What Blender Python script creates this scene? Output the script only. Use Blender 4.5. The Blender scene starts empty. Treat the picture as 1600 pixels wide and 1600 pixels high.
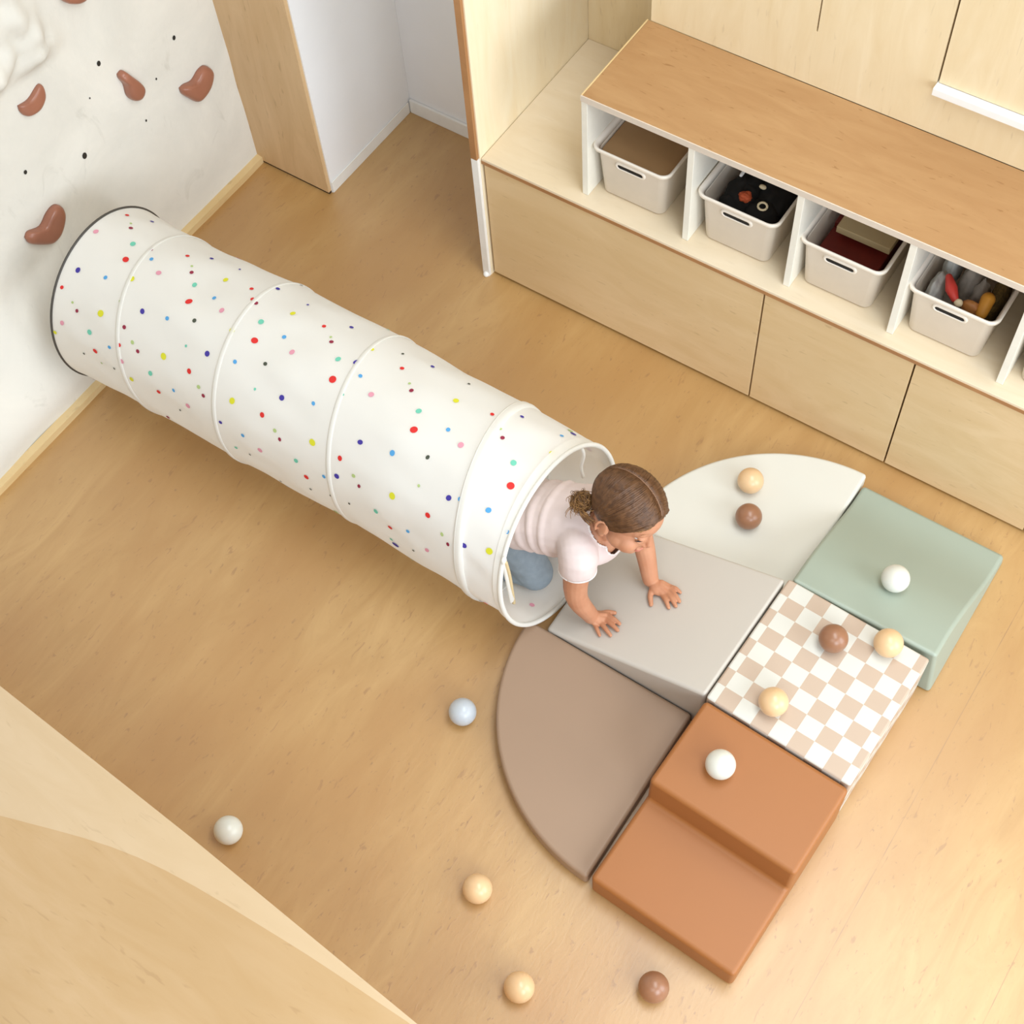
import bpy, bmesh, math, random
from mathutils import Vector, Matrix, noise
from mathutils.bvhtree import BVHTree
PI = math.pi
random.seed(7)
SC = bpy.context.scene
COL = SC.collection

# ------------------------------------------------------------------ camera, world, light, exposure
cam_data = bpy.data.cameras.new('camera')
cam_data.sensor_width = 36.0
cam_data.lens = 49.6536
cam_data.clip_start = 0.05
cam = bpy.data.objects.new('camera', cam_data)
COL.objects.link(cam)
RX = Vector((0.8279662773571768, 0.5581055967465678, -0.054680768458496926))
RY = Vector((0.4589357821887163, -0.7304059758525332, -0.5058508260972623))
RZ = Vector((-0.32225733721031935, 0.3937324641385429, -0.8608861453728147))
cam.matrix_world = Matrix(((RX[0], -RY[0], -RZ[0], 2.465994), (RX[1], -RY[1], -RZ[1], -2.026330),
                           (RX[2], -RY[2], -RZ[2], 3.077788), (0, 0, 0, 1)))
SC.camera = cam

world = bpy.data.worlds.new('world')
SC.world = world
world.use_nodes = True
world.node_tree.nodes['Background'].inputs[0].default_value = (0.97, 0.97, 0.96, 1)
world.node_tree.nodes['Background'].inputs[1].default_value = 0.52

def area(name, loc, target, sx, sy, power, color=(1, 1, 1)):
    l = bpy.data.lights.new(name, 'AREA')
    l.shape = 'RECTANGLE'; l.size = sx; l.size_y = sy; l.energy = power; l.color = color
    o = bpy.data.objects.new(name, l); COL.objects.link(o)
    o.location = loc
    o.rotation_euler = (Vector(target) - Vector(loc)).to_track_quat('-Z', 'Y').to_euler()
    return o
area('sheen_light', (2.65, -0.72, 3.6), (2.5, -0.85, 0.0), 2.6, 1.2, 140, (0.93, 0.98, 1.0))  # added overhead lamp, unseen, placed so its reflection whitens the right floor
area('low_side_light', (4.7, -0.55, 1.25), (2.3, -0.7, 0.35), 1.5, 2.1, 98, (0.86, 0.95, 1.03))  # added unseen lamp, made tall and low to brighten the foam's right sides
area('daylight_window', (4.1, -2.3, 1.4), (2.3, -1.0, 0.1), 1.3, 1.3, 76, (0.84, 0.94, 1.04))
area('loft_window', (2.7, -3.3, 3.0), (1.6, -0.9, 0.1), 1.8, 1.2, 46, (0.94, 0.98, 1.0))
SC.view_settings.view_transform = 'Standard'
SC.view_settings.look = 'None'
SC.view_settings.gamma = 1.0
SC.view_settings.use_curve_mapping = False
SC.view_settings.exposure = -0.70

# ------------------------------------------------------------------ helpers
def lin(c):
    return tuple(((x / 255) / 12.92 if x / 255 <= 0.04045 else ((x / 255 + 0.055) / 1.055) ** 2.4) for x in c)

class N:
    def __init__(self, name):
        self.m = bpy.data.materials.new(name); self.m.use_nodes = True
        self.t = self.m.node_tree; self.b = self.t.nodes['Principled BSDF']
    def l(self, a, b): self.t.links.new(a, b)
    def pos(self, scale, rot=(0, 0, 0)):
        g = self.t.nodes.new('ShaderNodeNewGeometry'); mp = self.t.nodes.new('ShaderNodeMapping')
        mp.inputs['Scale'].default_value = scale; mp.inputs['Rotation'].default_value = rot
        self.l(g.outputs['Position'], mp.inputs['Vector']); return mp.outputs[0]
    def noise(self, vec, scale, detail=4, rough=0.5, dist=0.0):
        x = self.t.nodes.new('ShaderNodeTexNoise')
        x.inputs['Scale'].default_value = scale; x.inputs['Detail'].default_value = detail
        x.inputs['Roughness'].default_value = rough; x.inputs['Distortion'].default_value = dist
        self.l(vec, x.inputs['Vector']); return x.outputs[0]
    def ramp(self, fac, stops):
        x = self.t.nodes.new('ShaderNodeValToRGB'); e = x.color_ramp.elements
        e[0].position, e[0].color = stops[0][0], (*stops[0][1], 1)
        e[1].position, e[1].color = stops[-1][0], (*stops[-1][1], 1)
        for p, c in stops[1:-1]:
            q = e.new(p); q.color = (*c, 1)
        self.l(fac, x.inputs[0]); return x.outputs[0]
    def mix(self, fac, a, b, mode='MIX'):
        x = self.t.nodes.new('ShaderNodeMix'); x.data_type = 'RGBA'; x.blend_type = mode
        for s, v in ((0, fac), (6, a), (7, b)):
            if hasattr(v, 'is_linked') or isinstance(v, bpy.types.NodeSocket): self.l(v, x.inputs[s])
            elif s == 0: x.inputs[0].default_value = v
            else: x.inputs[s].default_value = (*v, 1)
        return x.outputs[2]
    def math(self, op, a, b=0.0):
        x = self.t.nodes.new('ShaderNodeMath'); x.operation = op
        for s, v in ((0, a), (1, b)):
            if isinstance(v, bpy.types.NodeSocket): self.l(v, x.inputs[s])
            else: x.inputs[s].default_value = v
        return x.outputs[0]
    def bump(self, h, strength, dist=0.01):
        x = self.t.nodes.new('ShaderNodeBump'); x.inputs['Strength'].default_value = strength
        x.inputs['Distance'].default_value = dist
        self.l(h, x.inputs['Height']); self.l(x.outputs[0], self.b.inputs['Normal'])
    def color(self, c):
        if isinstance(c, bpy.types.NodeSocket): self.l(c, self.b.inputs['Base Color'])
        else: self.b.inputs['Base Color'].default_value = (*c, 1)
    def set(self, **kw):
        for k, v in kw.items(): self.b.inputs[k.replace('_', ' ')].default_value = v
        return self

def plain(name, rgb, rough=0.5, mottling=0.04, scale=40, bump=0.0, **kw):
    m = N(name); c = lin(rgb)
    v = m.noise(m.pos((1, 1, 1)), scale, 3)
    d = tuple(x * (1 - mottling) for x in c); u = tuple(min(1, x * (1 + mottling)) for x in c)
    m.color(m.ramp(v, [(0.3, d), (0.7, u)]))
    m.set(Roughness=rough, **kw)
    if bump: m.bump(m.noise(m.pos((1, 1, 1)), scale * 4, 3), bump, 0.003)
    return m.m

def wood(name, light, dark, stretch, rough=0.45, fleck=0.5, tone=0.5, fleck_rgb=(120, 80, 40), scale=1.0, spec=0.4):
    """birch plywood: long soft grain, tonal patches and short dark flecks"""
    m = N(name); a, b = lin(light), lin(dark)
    g = m.noise(m.pos(tuple(s * scale for s in stretch)), 3.0, 6, 0.6, 1.2)
    base = m.ramp(g, [(0.3, b), (0.7, a)])
    big = m.noise(m.pos((1, 1, 1)), 1.7, 2)
    k = 1 - 0.22 * tone
    base = m.mix(m.ramp(big, [(0.35, (0, 0, 0)), (0.68, (tone, tone, tone))]), base, tuple(x * k * s for x, s in zip(b, (1.02, 0.99, 0.93))))
    if fleck:
        f = m.noise(m.pos(tuple(s * 2.1 * scale for s in stretch)), 9.0, 2, 0.4, 0.4)
        fm = m.ramp(f, [(0.67, (0, 0, 0)), (0.75, (fleck, fleck, fleck))])
        base = m.mix(fm, base, lin(fleck_rgb))
    m.color(base); m.set(Roughness=rough, **{'Specular IOR Level': spec})
    m.bump(g, 0.06, 0.004)
    return m.m

def root_loc(o):
    p = Vector((0, 0, 0))
    while o is not None:
        p += o.location; o = o.parent
    return p

def finish(me, smooth):
    if smooth:
        for p in me.polygons: p.use_smooth = True

def obj(name, bm, mats, parent=None, smooth=False, label=None, kind=None):
    """link a bmesh given in world coordinates as one mesh object (part of parent if there is one)"""
    me = bpy.data.meshes.new(name)
    if parent is not None:
        bmesh.ops.translate(bm, verts=bm.verts[:], vec=-root_loc(parent))
    bm.to_mesh(me); bm.free()
    for m in (mats if isinstance(mats, (list, tuple)) else [mats]): me.materials.append(m)
    finish(me, smooth)
    o = bpy.data.objects.new(name, me); COL.objects.link(o)
    if parent is not None: o.parent = parent
    if label: o['label'] = label
    if kind: o['kind'] = kind
    return o

def tag(o, label, cat, group=None):
    o['label'] = label; o['category'] = cat
    if group: o['group'] = group
    return o

def thing(name, loc, label, cat, group=None):
    o = bpy.data.objects.new(name, None); COL.objects.link(o); o.location = loc
    o.empty_display_size = 0.05
    return tag(o, label, cat, group)

def struct(o, label=None):
    o['kind'] = 'structure'
    if label: o['label'] = label
    return o

def copy_tree(o, parent=None):
    c = o.copy(); COL.objects.link(c); c.parent = parent
    for ch in list(o.children): copy_tree(ch, c)
    return c

def mod_bevel(o, w, seg=3, angle=35):
    b = o.modifiers.new('bevel', 'BEVEL'); b.width = w; b.segments = seg
    b.limit_method = 'ANGLE'; b.angle_limit = math.radians(angle)
    for p in o.data.polygons: p.use_smooth = True
    w_ = o.modifiers.new('wn', 'WEIGHTED_NORMAL'); w_.keep_sharp = True
    return o

def add_box(bm, lo, hi, mi=0):
    x0, y0, z0 = lo; x1, y1, z1 = hi
    v = [bm.verts.new(p) for p in ((x0, y0, z0), (x1, y0, z0), (x1, y1, z0), (x0, y1, z0), (x0, y0, z1), (x1, y0, z1), (x1, y1, z1), (x0, y1, z1))]
    for f in ((0, 3, 2, 1), (4, 5, 6, 7), (0, 1, 5, 4), (1, 2, 6, 5), (2, 3, 7, 6), (3, 0, 4, 7)):
        bm.faces.new([v[i] for i in f]).material_index = mi

def box(name, lo, hi, mat, parent=None, bevel=0.0, **kw):
    bm = bmesh.new(); add_box(bm, lo, hi)
    o = obj(name, bm, mat, parent, **kw)
    if bevel: mod_bevel(o, bevel, 2)
    return o

def add_prism(bm, pts, z0, z1, mi=0):
    """extrude a plan polygon (counter-clockwise) between two heights"""
    lo = [bm.verts.new((p[0], p[1], z0)) for p in pts]; hi = [bm.verts.new((p[0], p[1], z1)) for p in pts]
    n = len(pts)
    bm.faces.new(hi).material_index = mi; bm.faces.new(lo[::-1]).material_index = mi
    for i in range(n):
        bm.faces.new((lo[i], lo[(i + 1) % n], hi[(i + 1) % n], hi[i])).material_index = mi

def add_profile(bm, prof, axis, a0, a1):
    """extrude a side profile [(u, z)] along x or y"""
    def P(u, z, a): return (u, a, z) if axis == 'y' else (a, u, z)
    A = [bm.verts.new(P(u, z, a0)) for u, z in prof]; B = [bm.verts.new(P(u, z, a1)) for u, z in prof]
    n = len(prof)
    bm.faces.new(A); bm.faces.new(B[::-1])
    for i in range(n): bm.faces.new((A[i], B[i], B[(i + 1) % n], A[(i + 1) % n]))
    bmesh.ops.recalc_face_normals(bm, faces=bm.faces[:])

def add_loft(bm, rings, cap0=True, cap1=True, closed=True, mi=0):
    R = [[bm.verts.new(p) for p in r] for r in rings]; n = len(R[0])
    for a, b in zip(R, R[1:]):
        for i in range(n if closed else n - 1):
            bm.faces.new((a[i], a[(i + 1) % n], b[(i + 1) % n], b[i])).material_index = mi
    if cap0: bm.faces.new(R[0][::-1]).material_index = mi
    if cap1: bm.faces.new(R[-1]).material_index = mi
    return R

def frame(d, up=(0, 0, 1)):
    d = Vector(d).normalized(); u = Vector(up)
    if abs(d.dot(u)) > 0.95: u = Vector((1, 0, 0))
    s = d.cross(u).normalized(); return s, s.cross(d).normalized()

def add_tube(bm, pts, rad, n=12, round_caps=True, mi=0, flat=(1, 1)):
    """swept tube with a radius per point and rounded ends"""
    P = [Vector(p) for p in pts]
    r = rad if isinstance(rad, (list, tuple)) else [rad] * len(P)
    rings = []; s0 = None
    for i, p in enumerate(P):
        d = (P[min(i + 1, len(P) - 1)] - P[max(i - 1, 0)])
        if d.length < 1e-9: d = Vector((0, 0, 1))
        d.normalize()
        if s0 is None: s, u = frame(d)
        else:
            s = (s0 - d * s0.dot(d)).normalized(); u = s.cross(d)
        s0 = s
        def ring(c, q): return [c + (s * math.cos(2 * PI * k / n) * flat[0] + u * math.sin(2 * PI * k / n) * flat[1]) * q for k in range(n)]
        if i == 0 and round_caps:
            for a in (0.97, 0.75, 0.4): rings.append(ring(p - d * r[0] * a, r[0] * math.sqrt(1 - a * a)))
        rings.append(ring(p, r[i]))
        if i == len(P) - 1 and round_caps:
            for a in (0.4, 0.75, 0.97): rings.append(ring(p + d * r[-1] * a, r[-1] * math.sqrt(1 - a * a)))
    add_loft(bm, rings, mi=mi)

def smooth_path(pts, n=8):
    P = [Vector(p) for p in pts]; P = [2 * P[0] - P[1]] + P + [2 * P[-1] - P[-2]]
    out = []
    for i in range(1, len(P) - 2):
        for k in range(n):
            t = k / n; a, b, c, d = P[i - 1:i + 3]
            out.append(0.5 * ((2 * b) + (c - a) * t + (2 * a - 5 * b + 4 * c - d) * t * t + (3 * b - a - 3 * c + d) * t ** 3))
    out.append(P[-2]); return out

def add_ell(bm, c, r, M=None, seg=20, rings=14, mi=0):
    M = M or Matrix.Identity(3); c = Vector(c)
    R = []
    for j in range(1, rings):
        a = PI * j / rings
        R.append([c + M @ Vector((r[0] * math.sin(a) * math.cos(2 * PI * k / seg), r[1] * math.sin(a) * math.sin(2 * PI * k / seg), -r[2] * math.cos(a))) for k in range(seg)])
    Rv = add_loft(bm, R, False, False, mi=mi)
    b = bm.verts.new(c - M @ Vector((0, 0, r[2]))); t = bm.verts.new(c + M @ Vector((0, 0, r[2])))
    for k in range(seg):
        bm.faces.new((b, Rv[0][(k + 1) % seg], Rv[0][k])).material_index = mi
        bm.faces.new((t, Rv[-1][k], Rv[-1][(k + 1) % seg])).material_index = mi

def remeshed(bm, voxel, smooth=4, factor=0.5):
    """fuse overlapping closed shapes into one continuous surface"""
    me = bpy.data.meshes.new('tmp'); bm.to_mesh(me); bm.free()
    o = bpy.data.objects.new('tmp', me); COL.objects.link(o)
    r = o.modifiers.new('r', 'REMESH'); r.mode = 'VOXEL'; r.voxel_size = voxel
    s = o.modifiers.new('s', 'SMOOTH'); s.iterations = smooth; s.factor = factor
    dg = bpy.context.evaluated_depsgraph_get(); dg.update()
    res = bpy.data.meshes.new_from_object(o.evaluated_get(dg))
    out = bmesh.new(); out.from_mesh(res)
    bpy.data.objects.remove(o); bpy.data.meshes.remove(me); bpy.data.meshes.remove(res)
    return out

def sstep(a, b, x):
    t = max(0.0, min(1.0, (x - a) / (b - a))); return t * t * (3 - 2 * t)

# ------------------------------------------------------------------ materials
def floor_material():
    m = N('floor_plywood')
    a, b = lin((192, 152, 94)), lin((174, 132, 72))
    g = m.noise(m.pos((5.0, 1.1, 1)), 2.6, 6, 0.62, 1.6)
    base = m.ramp(g, [(0.28, b), (0.72, a)])
    big = m.noise(m.pos((1.8, 0.8, 1)), 1.5, 3)
    base = m.mix(m.ramp(big, [(0.40, (0, 0, 0)), (0.62, (0.8, 0.8, 0.8))]), base, lin((170, 124, 64)))
    f = m.noise(m.pos((16, 5.0, 1), (0, 0, 0.35)), 5.0, 3, 0.5, 1.0)
    base = m.mix(m.ramp(f, [(0.64, (0, 0, 0)), (0.72, (0.50, 0.50, 0.50))]), base, lin((140, 96, 52)))
    f2 = m.noise(m.pos((30, 13.0, 1), (0, 0, -0.2)), 4.0, 2, 0.5, 0.6)
    base = m.mix(m.ramp(f2, [(0.68, (0, 0, 0)), (0.75, (0.48, 0.48, 0.48))]), base, lin((130, 92, 55)))
    # seams between the boards, running along y
    sep = m.t.nodes.new('ShaderNodeSeparateXYZ'); m.l(m.pos((1, 1, 1)), sep.inputs[0])
    q = m.math('DIVIDE', m.math('SUBTRACT', sep.outputs[0], 2.488), 0.326)
    d = m.math('ABSOLUTE', m.math('SUBTRACT', q, m.math('ROUND', q)))
    seam = m.math('LESS_THAN', d, 0.0030)
    seam = m.math('MULTIPLY', seam, m.math('GREATER_THAN', sep.outputs[0], 2.3))
    wob = m.ramp(m.noise(m.pos((1, 9, 1)), 1.5, 2), [(0.35, (0.2, 0.2, 0.2)), (0.6, (0.9, 0.9, 0.9))])
    base = m.mix(m.math('MULTIPLY', seam, wob), base, lin((150, 110, 66)))
    m.color(base); m.set(Roughness=0.44, **{'Specular IOR Level': 1.0, 'Coat Weight': 0.9, 'Coat Roughness': 0.44})
    m.bump(f, 0.10, 0.004)
    return m.m

def plaster_material():
    m = N('climbing_wall_plaster')
    v = m.noise(m.pos((1, 1, 1)), 3.0, 6, 0.6, 0.6)
    base = m.ramp(v, [(0.3, lin((214, 211, 202))), (0.7, lin((232, 228, 218)))])
    w = m.noise(m.pos((1, 1.4, 0.8)), 9.0, 4, 0.6, 1.0)
    base = m.mix(m.ramp(w, [(0.62, (0, 0, 0)), (0.74, (0.35, 0.35, 0.35))]), base, lin((182, 178, 166)))
    m.color(base); m.set(Roughness=0.75)
    m.bump(m.noise(m.pos((1, 1, 1)), 30.0, 5), 0.18, 0.006)
    return m.m

FLOOR = floor_material()
PLASTER = plaster_material()
HOLE = plain('bolt_hole_black', (38, 34, 28), 0.8)
WHITE_WALL = plain('white_wall_paint', (240, 240, 242), 0.6, 0.015, 6)
WHITE_TRIM = plain('white_trim', (238, 236, 232), 0.45, 0.02)
BIRCH_TRIM = wood('birch_trim', (232, 208, 160), (214, 184, 132), (1, 1, 8), 0.5, 0.2)
CLADDING = wood('pillar_plywood', (222, 190, 148), (206, 172, 128), (6, 6, 1), 0.45, 0.25)
PARTITION = wood('partition_plywood', (249, 236, 208), (243, 225, 190), (5, 5, 0.8), 0.45, 0.05, 0.35)
EDGE_BROWN = wood('plywood_edge', (186, 138, 92), (160, 112, 70), (1, 40, 1), 0.55, 0.0)
FRONT = wood('drawer_plywood', (226, 199, 158), (214, 184, 138), (1.3, 1, 5), 0.45, 0.2, 0.5)
BENCHTOP = wood('bench_top_plywood', (230, 214, 188), (222, 203, 172), (1, 5, 1), 0.45, 0.05, 0.3)
WORKTOP = wood('worktop_plywood', (182, 144, 101), (170, 130, 88), (1.1, 5.5, 1), 0.42, 0.5, 0.4, (132, 90, 50), 1.5)
PANEL = wood('upper_plywood', (234, 216, 182), (225, 203, 163), (6, 1, 0.9), 0.45, 0.14, 0.35)
EDGE_PALE = plain('pale_edging', (214, 200, 184), 0.5, 0.03)
CREAM = plain('cream_laminate', (234, 229, 216), 0.45, 0.02)
DARK_GAP = plain('shadow_gap', (58, 38, 20), 0.9)  # shade of gaps and slits put into the colour of what lies behind
BIN = plain('bin_plastic', (222, 210, 194), 0.42, 0.015)
BIN_RIM = plain('bin_rim_plastic', (240, 230, 216), 0.38, 0.015)
BLACK = plain('slot_black', (14, 12, 11), 0.7)
COUNTER = wood('counter_plywood', (205, 174, 134), (195, 161, 116), (1, 5, 1), 0.5, 0.15, 0.6)
COUNTER_EDGE = wood('counter_edge_plywood', (213, 188, 154), (206, 179, 142), (1, 5, 1), 0.5, 0.12, 0.3)

# ------------------------------------------------------------------ room shell
struct(box('floor', (-0.4, -3.2, -0.06), (5.2, 1.3, 0.0), FLOOR))

def wall_x(y, z):
    """room-side face of the moulded climbing wall: a low swell near the floor and a rock shape higher up"""
    swell = 0.152 * (1 - sstep(-0.82, -0.55, y)) * (1 - sstep(0.06, 0.34, z))
    p = Vector((y * 9, z * 9, 3.1))
    rock = 0.0
    m = (1 - sstep(-0.55, -0.47, y + 0.25 * (z - 0.86))) * sstep(0.79, 0.85, z + 0.12 * (y + 0.58))
    if m > 0:
        f = abs(noise.noise(Vector((y * 8, z * 8, 0.3)))) + 0.5 * abs(noise.noise(Vector((y * 18, z * 14, 5.0))))
        rock = m * (0.012 + 0.045 * f)
    und = 0.004 * noise.noise(p * 0.8)
    return -0.018 + swell + rock + und

def climbing_wall():
    ys = [-3.2, -2.6, -2.0, -1.6] + [-1.4 + 0.0125 * i for i in range(112)] + [-0.007]
    zs = [0.0125 * i for i in range(100)] + [1.3, 1.5, 1.8, 2.2, 2.8]
    bm = bmesh.new()
    G = [[bm.verts.new((wall_x(y, z), y, z)) for z in zs] for y in ys]
    for a, b in zip(G, G[1:]):
        for k in range(len(zs) - 1): bm.faces.new((a[k], b[k], b[k + 1], a[k + 1]))
    # back of the wall, so that it is a solid slab
    B = [[bm.verts.new((-0.16, y, z)) for z in (zs[0], zs[-1])] for y in (ys[0], ys[-1])]
    bm.faces.new((B[0][0], B[0][1], B[1][1], B[1][0]))
    for y, z, r in ((-0.165, 0.581, 0.0055), (-0.41, 0.686, 0.006), (-0.337, 0.435, 0.003), (-0.551, 0.493, 0.0075),
                    (-0.722, 0.587, 0.005), (-0.262, 0.519, 0.0028), (-0.47, 0.62, 0.0022)):
        x = wall_x(y, z) + 0.0012
        ring = [bm.verts.new((x, y + r * math.cos(t), z + r * 1.3 * math.sin(t))) for t in [2 * PI * k / 10 for k in range(10)]]
        bm.faces.new(ring).material_index = 1
    bmesh.ops.recalc_face_normals(bm, faces=bm.faces[:])
    o = obj('wall_left', bm, [PLASTER, HOLE], smooth=True)
    return struct(o)
climbing_wall()

bm = bmesh.new()
ys = [-3.2, -2.0, -1.2] + [-1.0 + 0.025 * i for i in range(40)] + [-0.007]
add_loft(bm, [[(b, y, 0), (b + 0.020, y, 0), (b + 0.020, y, 0.022), (b, y, 0.026)] for y in ys for b in [wall_x(y, 0.01) - 0.001]])
bmesh.ops.recalc_face_normals(bm, faces=bm.faces[:])
struct(obj('baseboard_left', bm, BIRCH_TRIM))

XP, YP, YB, XE, YK, YN = 0.256, -0.007, 0.399, 0.833, 0.322, 0.505
pil = struct(box('wall_corner', (-0.3, YP + 0.012, 0), (XP, YB + 0.12, 2.8), WHITE_WALL))
box('cladding', (-0.03, YP, 0.008), (XP - 0.004, YP + 0.0119, 2.8), CLADDING, pil, kind='structure', label='tan plywood facing')
struct(box('shadow_strip', (0.0, YP + 0.002, 0.0), (XP - 0.004, YP + 0.0118, 0.0078), DARK_GAP))  # dark strip painted as the shadow line under the plywood facing
struct(box('wall_back', (XP + 0.0005, YB, 0), (XE - 0.023, YB + 0.12, 2.8), WHITE_WALL))
struct(box('baseboard_alcove', (XP + 0.0005, YP + 0.013, 0.0), (XP + 0.004, YB - 0.0105, 0.042), WHITE_TRIM, bevel=0.0015))
struct(box('baseboard_back', (XP + 0.0045, YB - 0.010, 0.0), (XE - 0.024, YB - 0.0005, 0.05), WHITE_TRIM, bevel=0.002))
part = struct(box('wall_partition', (XE - 0.020, -0.006, 0.0), (XE - 0.0005, YN + 0.1, 2.8), PARTITION))
box('edge_strip', (XE - 0.022, -0.016, 0.45), (XE - 0.004, -0.0062, 2.8), EDGE_BROWN, part, kind='structure', label='bare brown plywood edge')
box('edge_cap', (XE - 0.022, -0.016, 0.0), (XE - 0.002, -0.0062, 0.4495), WHITE_TRIM, part, kind='structure', label='white lower edge')
bm = bmesh.new(); add_tube(bm, [(XE - 0.011, -0.017, 0.006), (XE - 0.011, -0.010, 0.006)], 0.009, 12)
obj('glide', bm, WHITE_TRIM, part, True, kind='structure', label='small white floor glide')
struct(box('wall_rear', (XE + 0.0005, YN + 0.0005, 0), (5.2, YN + 0.1, 2.8), PANEL))

# ------------------------------------------------------------------ built-in drawers, cubbies, cabinets
XR = 3.46
bench = thing('storage_bench', (XE, 0, 0), 'low birch plywood drawer bench along the wall under the cubby shelf', 'bench')
box('body', (XE + 0.002, 0.020, 0.0), (XR, YN - 0.001, 0.4285), DARK_GAP, bench, label='carcass with the shade of the gaps in its colour')
box('bench_top', (XE + 0.001, -0.003, 0.4315), (XR, YN, 0.45), BENCHTOP, bench, 0.0015)
box('front_edge', (XE + 0.001, -0.0042, 0.4318), (XR, -0.0031, 0.4425), EDGE_BROWN, bench, label='brown plywood edge')
xs = [XE + 0.004, 1.6465, 2.0345, 2.409, 2.79, XR]
for a, b in zip(xs, xs[1:]):
    box('drawer_front', (a + 0.0022, 0.0, 0.010), (b - 0.0022, 0.0188, 0.4285), FRONT, bench, 0.0012)

cub = thing('cubby_shelf', (1.118, 0.03, 0.45), 'row of open cream cubbies with a long plywood worktop standing on the bench', 'shelf')
divs = [1.118, 1.402, 1.676, 1.942, 2.21, 2.48, 2.75, 3.02, 3.29]
for i, x in enumerate(divs):
    box('side_panel' if i == 0 else 'divider', (x, 0.030, 0.4505), (x + 0.0165, YK - 0.012, 0.7545), CREAM, cub, 0.001)
box('back_panel', (1.120, YK - 0.0118, 0.4505), (XR, YK - 0.004, 0.7545), BENCHTOP, cub)
box('worktop', (1.1215, 0.0305, 0.755), (XR, YK - 0.0005, 0.771), WORKTOP, cub, 0.001)
box('front_edge', (1.118, 0.0275, 0.7545), (XR, 0.0303, 0.7712), EDGE_PALE, cub, label='cream front edge of the worktop')
box('end_edge', (1.1175, 0.0305, 0.7548), (1.1213, YK, 0.7714), BIRCH_TRIM, cub, label='pale left edge of the worktop')

cab = thing('wall_cabinet', (1.128, YK, 0.772), 'tall flush birch plywood wall cabinet rising behind the worktop', 'cabinet')
bm = bmesh.new()
prof = [(1.128, 0.772), (XR, 0.772), (XR, 0.893), (1.8285, 0.893), (1.8285, 2.7), (1.5455, 2.7), (1.5455, 0.920), (1.5415, 0.920), (1.5415, 2.7), (1.128, 2.7)]
add_profile(bm, prof, 'y', YK, YK + 0.02)
obj('front_panel', bm, PANEL, cab)
box('body', (1.130, YK + 0.0202, 0.772), (XR, YN - 0.001, 2.7), DARK_GAP, cab, label='inside with the shade of the slits in its colour')
box('door', (1.833, YK - 0.002, 0.914), (XR, YK + 0.018, 2.7), PANEL, cab, 0.001)
box('ledge', (1.8295, YK - 0.022, 0.8935), (XR, YK + 0.019, 0.912), WHITE_TRIM, cab, 0.001, label='white ledge under the door')

# foreground bench top near the viewer
cnt = thing('plywood_counter', (1.3, -2.2, 0), 'low plywood counter close to the viewer with nothing on it', 'counter')
bm = bmesh.new(); add_prism(bm, [(0.16, -2.8), (2.44, -2.8), (2.44, -1.835), (0.16, -1.712)], 0.0, 0.4195)
obj('body', bm, COUNTER, cnt)
edge = [(0.16, -1.694), (0.82, -1.731), (1.367, -1.758), (1.914, -1.794), (2.46, -1.829)]
inner = [(2.46, -1.834)] + [(p.x, p.y) for p in smooth_path([(1.914, -1.802, 0), (1.63, -1.812, 0), (1.303, -1.844, 0), (1.02, -1.930, 0), (0.74, -2.03, 0)], 5)] + [(0.16, -2.30)]
bm = bmesh.new(); add_prism(bm, [(0.16, -2.82), (2.46, -2.82)] + inner, 0.42, 0.45)
obj('top_board', bm, COUNTER, cnt)
bm = bmesh.new(); add_prism(bm, inner[::-1] + edge[::-1], 0.42, 0.45)
obj('edge_board', bm, COUNTER_EDGE, cnt, label='paler edging board')

# ------------------------------------------------------------------ storage bins
def rrect(cx, cy, hw, hd, r, z, n=6):
    out = []
    for k, (sx, sy) in enumerate(((1, 1), (-1, 1), (-1, -1), (1, -1))):
        for i in range(n + 1):
            a = PI / 2 * (k + i / n)
            out.append((cx + sx * (hw - r) + r * math.cos(a), cy + sy * (hd - r) + r * math.sin(a), z))
    return out

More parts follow.
